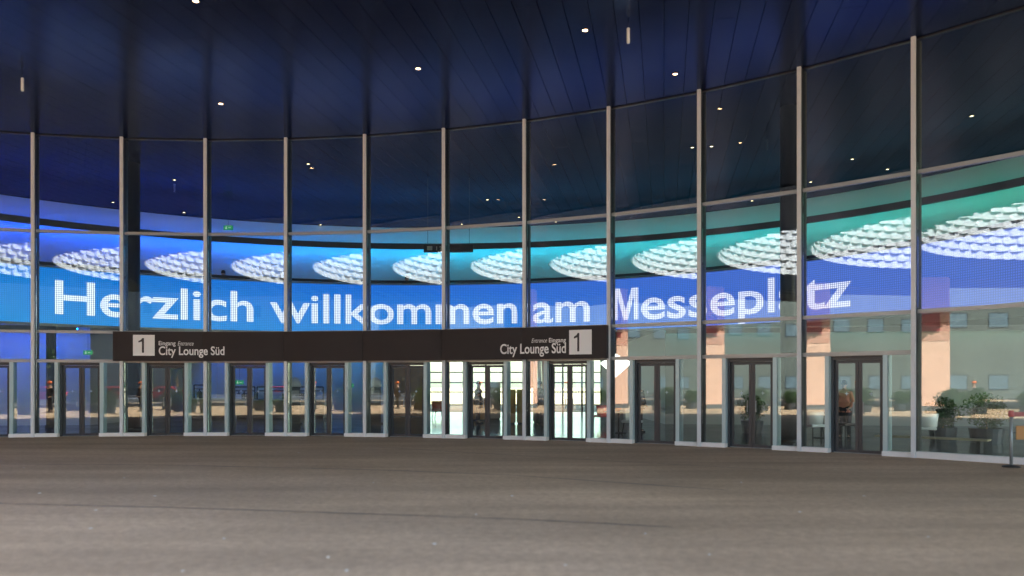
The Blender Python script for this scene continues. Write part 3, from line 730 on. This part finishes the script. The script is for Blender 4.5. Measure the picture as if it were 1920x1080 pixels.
table(atY(1160, 27), 27, .48, .74, M_CREAM, "white round table right of the eighth mullion below the glowing diamond")
table(atY(1540, 24.6), 24.6, .45, .74, M_CREAM, "white round table between the tenth mullion and the last doorway")
# orange bowl on the white table
o = MB().lathe([(.06, 0), (.15, .07), (.17, .12), (.16, .12), (.13, .07), (.02, .02)], 20).build("orange_bowl", M_ORANGE, None, True)
o.location = (atY(1157, 27), 27, .75); tag(o, "orange bowl standing on the white round table", "bowl")

# shrubs in tubs on the right
def shrub(x, y, h, wd, label):
    t = thing("potted_shrub", label, "plant", (x, y, .004), random.random()*3, "shrubs in tubs behind the right hand glass")
    MB().lathe([(wd*.36, 0), (wd*.42, .42), (wd*.38, .42), (wd*.36, .36)], 18).build("tub", M_IDARK, t)
    m = MB()
    for i in range(1300):
        u, v_, r = random.random()*2*PI, random.uniform(-1, 1), random.random()**.4
        rr = wd*.5*(1+.25*math.sin(u*3+v_*4)); c = Vector((rr*r*math.sqrt(1-v_*v_)*math.cos(u), rr*r*math.sqrt(1-v_*v_)*math.sin(u), .36+h*.5+(h*.5)*r*v_))
        a = Vector((random.gauss(0, 1), random.gauss(0, 1), random.gauss(0, 1))).normalized()*.06; b = a.cross(Vector((random.gauss(0, 1), random.gauss(0, 1), 1))).normalized()*.022
        m.add([c-a, c+b, c+a, c-b], [(0, 1, 2, 3)])
    stuff(m.build("foliage", M_LEAF, t)); MB().tube((0, 0, .3), (0, 0, .7), .02).build("trunk", M_WOOD, t)
for i_, (x_, y_) in enumerate(((-12.6, 6.9), (-13.9, 6.0), (-15.0, 4.9), (-16.2, 4.0), (-17.2, 2.9), (-18.5, -.4), (-19.2, -1.6))):
    shrub(x_, y_, 1.0+.15*math.sin(i_*2), .95+.12*math.cos(i_*3), "%s of the dark tubs with green shrubs mirrored in the glass, counted from the nearest" % ORD[i_])
for px, Y, h, wd, lb in ((1410, 27, 1.0, .9, "rounded green shrub in a tub behind the doorway right of the ninth mullion"), (1768, 23, .95, .9, "olive shrub in a tub in the middle of the large glass at right"), (1850, 22.5, 1.1, 1.1, "widest olive shrub in a tub at the far right")):
    shrub(atY(px, Y), Y, h, wd, lb)
# low yellowish bench behind the large right pane
t = thing("low_bench", "low pale wooden bench along the inside of the large glass at right", "bench", (atY(1745, 20.0), 20.0, .004), -.75)
for i in range(4): MB().box(-1.3, 1.3, -.2+i*.105, -.11+i*.105, .30, .34).build("seat_slat", mat("bench_wood%d" % i, (.42, .33, .19), .5, noise=.2, nscale=6), t)
for sx in (-1.1, 1.1): MB().box(sx-.04, sx+.04, -.16, .16, 0, .30).build("leg", M_BLACK, t)

# ------------------------------------------------------------------ barrier post outside at the far right
xp, yp = at(1896, 876, 0)
t = thing("barrier_post", "grey post with a red head and an orange notice standing outside at the far right", "post", (xp, yp, 0))
MB().lathe([(.17, 0), (.16, .025), (.05, .05)], 24).build("foot", M_FIN, t, True); MB().lathe([(.03, .05), (.03, 1.02)], 14).build("pole", mat("post_grey", (.30, .33, .33), .4, .4), t, True)
MB().lathe([(.045, 1.02), (.055, 1.04), (.055, 1.12), (.04, 1.15)], 16).build("head", mat("dull_red", (.42, .10, .09), .5), t, True)
MB().box(.02, .34, -.012, .012, 1.03, 1.12).build("belt_arm", mat("belt_red", (.33, .10, .09), .6), t)
MB().box(.10, .34, -.01, .01, .56, .84).build("notice", mat("notice_orange", (.45, .22, .07), .6), t); MB().box(.03, .10, -.005, .005, .69, .71).build("bracket", M_FIN, t)

# ------------------------------------------------------------------ people
def skinned(name, verts, edges, radii, m, parent, root=0, sub=2):
    me = bpy.data.meshes.new(name); me.from_pydata(verts, edges, []); o = bpy.data.objects.new(name, me); COL.objects.link(o); o.parent = parent
    o.modifiers.new("skin", 'SKIN'); sk = me.skin_vertices[0].data if me.skin_vertices else None
    if sk is None:
        bm = bmesh.new(); bm.from_mesh(me); bm.verts.layers.skin.verify(); bm.to_mesh(me); bm.free(); sk = me.skin_vertices[0].data
    for i, r in enumerate(radii): sk[i].radius = r if isinstance(r, tuple) else (r, r); sk[i].use_root = (i == root)
    s = o.modifiers.new("sub", 'SUBSURF'); s.levels = 1; s.render_levels = sub
    me.materials.append(m)
    for p in me.polygons: p.use_smooth = True
    return o
def person(x, y, z, rz, label, cap=None, jacket=M_JACKET, lean=False):
    t = thing("person", label, "person", (x, y, z), rz)
    # facing -Y locally
    fw = -.28 if lean else -.04; eh = 1.12 if lean else 1.02
    V_ = [(0, 0, .96), (0, 0, 1.12), (0, -.01, 1.30), (0, 0, 1.44), (0, 0, 1.52), (0, -.02, 1.60), (0, -.02, 1.70),
          (-.10, 0, .90), (-.11, -.03, .50), (-.12, .02, .09), (-.12, -.12, .045), (.10, 0, .90), (.11, .02, .50), (.13, .06, .09), (.14, -.08, .045),
          (-.18, 0, 1.41), (-.25, .02, 1.15), (-.20, fw-.1, eh-.08), (-.16, fw-.17, eh-.10), (.18, 0, 1.41), (.25, .02, 1.15), (.20, fw-.1, eh-.08), (.16, fw-.17, eh-.10)]
    E_ = [(0, 1), (1, 2), (2, 3), (3, 4), (4, 5), (5, 6), (0, 7), (7, 8), (8, 9), (9, 10), (0, 11), (11, 12), (12, 13), (13, 14), (3, 15), (15, 16), (16, 17), (17, 18), (3, 19), (19, 20), (20, 21), (21, 22)]
    R_ = [(.15, .11), (.14, .10), (.16, .11), (.12, .08), .055, (.075, .09), (.07, .085), .085, .06, .042, .04, .085, .06, .042, .04, .06, .045, .033, .03, .06, .045, .033, .03]
    body = skinned("body", V_, E_, R_, M_SKIN, t)
    # fingers and thumb on each hand
    for s, wr in ((-1, 18), (1, 22)):
        hx, hy, hz = V_[wr]
        for f in range(4):
            a = (hx+s*(-.03+.02*f), hy-.01, hz); l = (.075, .085, .08, .06)[f]
            skinned("finger", [a, (a[0], a[1]-l*.55, a[2]-.005), (a[0], a[1]-l*.85, a[2]-.03)], [(0, 1), (1, 2)], [.0095, .009, .008], M_SKIN, body, 0, 1)
        skinned("thumb", [(hx-s*.025, hy+.0, hz), (hx-s*.055, hy-.03, hz-.01), (hx-s*.05, hy-.055, hz-.015)], [(0, 1), (1, 2)], [.012, .011, .009], M_SKIN, body, 0, 1)
    k = 1.22
    skinned("jacket", [V_[i] for i in (0, 1, 2, 3, 15, 16, 17, 19, 20, 21)]+[(0, 0, .84)], [(10, 0), (0, 1), (1, 2), (2, 3), (3, 4), (4, 5), (5, 6), (3, 7), (7, 8), (8, 9)],
            [(.18, .14), (.165, .125), (.185, .135), (.13, .09), .078, .06, .05, .078, .06, .05, (.19, .15)], jacket, t)
    skinned("trousers", [V_[i] for i in (0, 7, 8, 9, 11, 12, 13)], [(0, 1), (1, 2), (2, 3), (0, 4), (4, 5), (5, 6)], [(.16, .12), .10, .077, .066, .10, .077, .066], M_TROUS, t)
    for s, i in ((-1, 10), (1, 14)):
        fx, fy, fz = V_[i]; m = MB(); m.box(fx-.05, fx+.05, fy-.08, fy+.19, .0, .05); m.box(fx-.045, fx+.045, fy+.02, fy+.19, .05, .11); o = m.build("shoe", M_BLACK, t); b = o.modifiers.new("b", 'BEVEL'); b.width = .02; b.segments = 2
    # face
    for s in (-1, 1):
        MB().lathe([(.0, -.012), (.009, -.006), (.011, 0), (.009, .006), (.0, .012)], 8, Matrix.Translation((s*.03, -.098, 1.665))).build("eye", M_HAIR, body, True)
        MB().lathe([(.0, -.03), (.012, -.02), (.014, 0), (.012, .02), (0, .03)], 8, Matrix.Translation((s*.078, -.01, 1.65))).build("ear", M_SKIN, body, True)
    MB().add([(-.012, -.10, 1.625), (.012, -.10, 1.625), (0, -.128, 1.63), (0, -.10, 1.67)], [(0, 1, 2), (0, 2, 3), (1, 3, 2), (0, 3, 1)]).build("nose", M_SKIN, body)
    MB().box(-.022, .022, -.105, -.09, 1.598, 1.604).build("mouth", mat("lips", (.4, .16, .13), .5), body)
    prof = [(.085, 1.66), (.094, 1.70), (.088, 1.745), (.06, 1.785), (.01, 1.80)]
    mx = Matrix.Translation((0, -.005, 0)) @ Matrix.Diagonal((.92, 1.12, 1, 1))
    MB().lathe(prof, 16, mx).build("hair", M_HAIR, t, True)
    if cap:
        m = MB().lathe([(.095, 1.715), (.11, 1.735), (.108, 1.78), (.08, 1.83), (.02, 1.85)], 20, Matrix.Translation((0, -.01, 0)) @ Matrix.Diagonal((1, 1.15, 1, 1)))
        c = m.build("cap", cap, t, True); MB().add([(-.07, -.10, 1.725), (.07, -.10, 1.725), (.05, -.19, 1.712), (-.05, -.19, 1.712), (-.07, -.10, 1.74), (.07, -.10, 1.74), (.05, -.19, 1.722), (-.05, -.19, 1.722)],
            [(3, 2, 1, 0), (4, 5, 6, 7), (0, 1, 5, 4), (1, 2, 6, 5), (2, 3, 7, 6), (3, 0, 4, 7)]).build("peak", cap, c)
    return t
for px, lb in ((421, "person in dark clothes leaning on the gallery rail beside the third mullion"), (760, "person in a dark jacket leaning on the gallery rail between the fifth and sixth mullions")):
    a, _ = led_at(px); r = LR+.62; person(LC[0]+r*math.sin(a), LC[1]+r*math.cos(a), 4.62, -a, lb, None, M_JACKET, True)
for px, Y, rz, lb, jk in ((1197, 27.5, .5, "person in black standing inside beside the narrow door right of the glowing diamond", M_JACKET), (1583, 24.6, -.6, "person in a salmon top standing inside the last doorway", mat("top_salmon", (.6, .22, .15), .8)),
                          (1012, 31, 2.2, "person in dark blue under the added striped cloth", mat("jacket_blue", (.02, .03, .07), .8)), (897, 33.5, 1.2, "person in grey in front of the low brown cabinet", mat("jacket_grey", (.1, .1, .1), .8))):
    person(atY(px, Y), Y, .004, rz, lb, None, jk)
for px, Y, lb in ((553, 33, "added dark totem with white dome for a mirrored shape, right of the fourth mullion"), (704, 33, "added dark totem with white dome for a mirrored shape, just right of the fifth mullion")):
    t = thing("reflection_totem", lb, "totem", (atY(px, Y), Y, .004), .2)  # added totems stand in for a dark shape mirrored in the panes
    MB().box(-.22, .22, -.08, .08, .06, 1.55).build("body", M_BLACK, t); MB().box(-.30, .30, -.16, .16, 0, .06).build("foot", M_FIN, t)
    MB().lathe([(.26, 1.56), (.25, 1.66), (.22, 1.80), (.12, 1.92), (.02, 1.95)], 20).build("dome", M_CREAM, t, True)
    MB().box(-.17, .17, -.085, -.081, .9, 1.4).build("notice_board", mat("notice_grey", (.3, .3, .3), .5), t)
person(-19.6, 1.9, 0, math.radians(215), "person in an orange cap and black jacket mirrored in the glass beside the mullions", M_ORANGE)

# ------------------------------------------------------------------ the other side of the plaza, seen mirrored in the glass
# salmon building at the west side of the plaza
def rect_window(parent, W, x, z, ww, hh, m=M_WIN):   # on wall local x axis, facing -y
    f = bars(x-ww/2, x+ww/2, z, z+hh, .06, -.04, .02).build("window", M_DARK, parent)
    MB().box(x-ww/2+.06, x+ww/2-.06, -.01, .01, z+.06, z+hh-.06).build("pane", m, f)
def block(name, label, cat, p, q, h, depth, m, floors, cols_, wm=M_WIN, z1=3.4, ww=1.2):
    p = Vector(p); q = Vector(q); L_ = (q-p).length; rz = math.atan2(q.y-p.y, q.x-p.x)
    t = thing(name, label, cat, (p.x, p.y, 0), rz)
    MB().box(0, L_, .02, depth, 0, h).build("wall", m, t); MB().box(-.15, L_+.15, -.2, depth+.15, h, h+.3).build("cornice", M_CONC, t)
    for f in range(floors):
        for c in range(cols_): rect_window(t, None, (c+.5)*L_/cols_, 1.0+f*z1, ww, 1.7, wm)
    return t
# wall facing the plaza (front face looks along +x and a little +y)
sal = block("salmon_building", "salmon rendered building mirrored in the panes at the right", "building", (-27.5, 13.5), (-21.8, -.3), 7.2, 9, M_SALMON, 0, 1)
sal.location = (-22.0, 2.1, 0); 
for ch in kids(sal): bpy.data.objects.remove(ch)
p, q = Vector((-23.4, 16.0)), Vector((-22.0, 2.1)); L_ = (q-p).length; sal.rotation_euler = (0, 0, math.atan2(p.y-q.y, p.x-q.x))
# local x runs from the near corner to the north-west, local y points away to the left -> front face at y=0 looks to the plaza
for i in range(6): MB().box(i*L_/6+.01, (i+1)*L_/6-.01, .0, .25, .3, 4.3).build("panel", M_SALMON, sal)
for i in range(6): MB().box(i*L_/6+.01, (i+1)*L_/6-.01, .03, .25, 4.33, 8.2).build("upper_panel", M_SALMON_SHADE, sal)
MB().box(0.001, L_, .26, 8, 0, 8.3).build("wall", M_SALMON_SHADE, sal)
MB().box(0, L_, -.02, .24, 0.0, .28).build("plinth", M_CONC, sal)
for i in (0, 1, 3, 4):
    f = bars(i*L_/6+.6, i*L_/6+1.7, 4.9, 6.2, .05, -.03, .029).build("window", mat("red_frame%d" % i, (.35, .05, .05), .5), sal); MB().box(i*L_/6+.65, i*L_/6+1.65, .0, .025, 4.95, 6.15).build("pane", mat("red_blind%d" % i, (.38, .06, .06), .5), f)
gb = block("grey_building", "grey office block with rows of windows beyond the plaza, mirrored in the doors", "building", (-4, -60), (-66, -60), 24, 12, M_CONC, 6, 17)
gb.rotation_euler = (0, 0, math.atan2(2, -47)+PI); gb.location = (-52, -60, 0)
gb2 = block("beige_building", "beige plastered block at the street behind the plaza, mirrored in the glass", "building", (-4.5, -58), (30, -58), 24, 14, mat("beige_render", (.45, .40, .32), .8, noise=.1, nscale=.5), 3, 9)
gb2.rotation_euler = (0, 0, 0)
for t_ in (gb, gb2):
    t_.rotation_euler[2] += 0
gb.rotation_euler[2] = PI+math.atan2(0, 1); gb.location = (-4, -60, 0)
gb2.rotation_euler[2] = PI; gb2.location = (29, -58, 0)
gw_ = block("dark_hall", "dark clad hall with a row of tall windows at the west side of the street", "building", (-64, -62), (-64, 46), 24, 10, mat("hall_cladding", (.11, .125, .105), .7, noise=.35, nscale=.25), 2, 24, mat('pale_window', (.13, .18, .20), .3), 7.0, 2.2)
gw_.rotation_euler[2] = PI/2; gw_.location = (-64, -62, 0)
struct(MB().box(-63.8, 45, -50, -21, -.2, .004).build("road", mat("road_asphalt", (.05, .048, .045), .8, noise=.15, nscale=.7)))
# street kerb
struct(MB().box(-70, 45, -38.3, -38.0, 0, .13).build("kerb", M_WHITE)); struct(MB().box(-70, 45, -57.5, -50, 0, .12).build("pavement", M_CONC))
# hedge-like trees on the pavement
def tree(x, y, h, label):
    t = thing("street_tree", label, "tree", (x, y, .1), random.random()*6); MB().lathe([(.2, 0), (.14, h*.35), (.07, h*.6)], 10).build("trunk", M_WOOD, t)
    m = MB()
    cl = [(random.gauss(0, h*.13), random.gauss(0, h*.13), h*random.uniform(.45, .9), h*random.uniform(.12, .2)) for _ in range(14)]
    for i in range(3200):
        cx_, cy_, cz_, cr_ = random.choice(cl); d = Vector((random.gauss(0, 1), random.gauss(0, 1), random.gauss(0, 1))).normalized()*cr_*random.random()**.5; c = Vector((cx_, cy_, cz_))+d
        a = Vector((random.gauss(0, 1), random.gauss(0, 1), random.gauss(0, 1))).normalized()*.16; b = a.cross(Vector((random.gauss(0, 1), 1, random.gauss(0, 1)))).normalized()*.08
        m.add([c-a, c+b, c+a, c-b], [(0, 1, 2, 3)])
    stuff(m.build("crown", M_LEAF, t))
tree(-33, -53, 7, "leafy street tree beyond the red car, mirrored in the glass"); tree(-14, -53, 6.4, "smaller street tree across the road behind the plaza"); tree(8, -52.5, 7.5, "tallest street tree in front of the beige block")

# red car
def car(x, y, rz, label):
    t = thing("parked_car", label, "car", (x, y, 0), rz)
    prof = [(-2.1, .35), (-2.15, .62), (-2.05, .86), (-1.2, .95), (-.5, 1.38), (.75, 1.42), (1.55, 1.02), (2.02, .95), (2.1, .6), (2.05, .32)]
    def loft(pr, wf):
        vs = []; n = len(pr)
        for j, s in enumerate((-1, -.93, .93, 1)):
            for (a, z) in pr:
                wd = .86 if z < .9 else .86-(z-.9)*.42
                vs.append((a*(.985 if abs(s) == 1 else 1), s*wd*wf, z*(.99 if abs(s) == 1 else 1)))
        fs = [(j*n+i, j*n+(i+1) % n, (j+1)*n+(i+1) % n, (j+1)*n+i) for j in range(3) for i in range(n)]+[tuple(range(n)), tuple(range(4*n-1, 3*n-1, -1))]
        return MB().add(vs, fs)
    b = loft(prof, 1).build("body", M_RED, t); bv = b.modifiers.new("b", 'BEVEL'); bv.width = .03; bv.segments = 2
    for s in (-1, 1):
        for pts in (((-1.0, .98), (-.47, 1.32), (.1, 1.35), (.1, .98)), ((.18, .98), (.18, 1.35), (.70, 1.35), (1.35, 1.0))):
            vs = [(a, s*((.86-(z-.9)*.42)+.006), z) for a, z in pts]+[(a, s*((.86-(z-.9)*.42)-.02), z) for a, z in pts]
            MB().add(vs, [(0, 1, 2, 3), (7, 6, 5, 4)]+[(i, (i+1) % 4, (i+1) % 4+4, i+4) for i in range(4)]).build("side_window", M_WIN, t)
        MB().box(-2.16, -2.08, s*.62-.15, s*.62+.15, .62, .76).build("headlight", M_CREAM, t); MB().box(2.05, 2.12, s*.66-.12, s*.66+.12, .72, .88).build("tail_light", mat("tail_red", (.3, 0, 0), .3), t)
        for wx in (-1.3, 1.3):
            M = Matrix.Translation((wx, s*.78, .32)) @ Matrix.Rotation(PI/2, 4, 'X')
            wl = MB().lathe([(.22, -.1), (.31, -.09), (.32, 0), (.31, .09), (.22, .1)], 24, M).build("wheel", M_BLACK, t, True)
            MB().lathe([(.2, -.104), (.19, .104)], 12, M).build("rim", M_TRANS, wl)
    for nm, a, b2 in (("windscreen", (-1.12, .985), (-.52, 1.36)), ("rear_window", (1.50, 1.045), (.80, 1.40))):
        d = -.02 if a[0] < 0 else .02
        MB().add([(a[0]+d, -.66, a[1]+.01), (a[0]+d, .66, a[1]+.01), (b2[0]+d, .60, b2[1]+.01), (b2[0]+d, -.60, b2[1]+.01), (a[0]-d, -.66, a[1]-.03), (a[0]-d, .66, a[1]-.03), (b2[0]-d, .60, b2[1]-.03), (b2[0]-d, -.60, b2[1]-.03)],
                 [(0, 1, 2, 3), (7, 6, 5, 4), (0, 1, 5, 4), (1, 2, 6, 5), (2, 3, 7, 6), (3, 0, 4, 7)]).build(nm, M_WIN, t)
    return t
car(-26, -24.5, .15, "small red car parked at the street, nearer to the salmon building").__setitem__('group', "red cars mirrored in the left panes")
c2 = copy_tree([o for o in bpy.data.objects if o.name == "parked_car"][0]); c2.location = (-20.4, -25.2, 0); c2['label'] = "small red car parked at the street, farther from the salmon building"
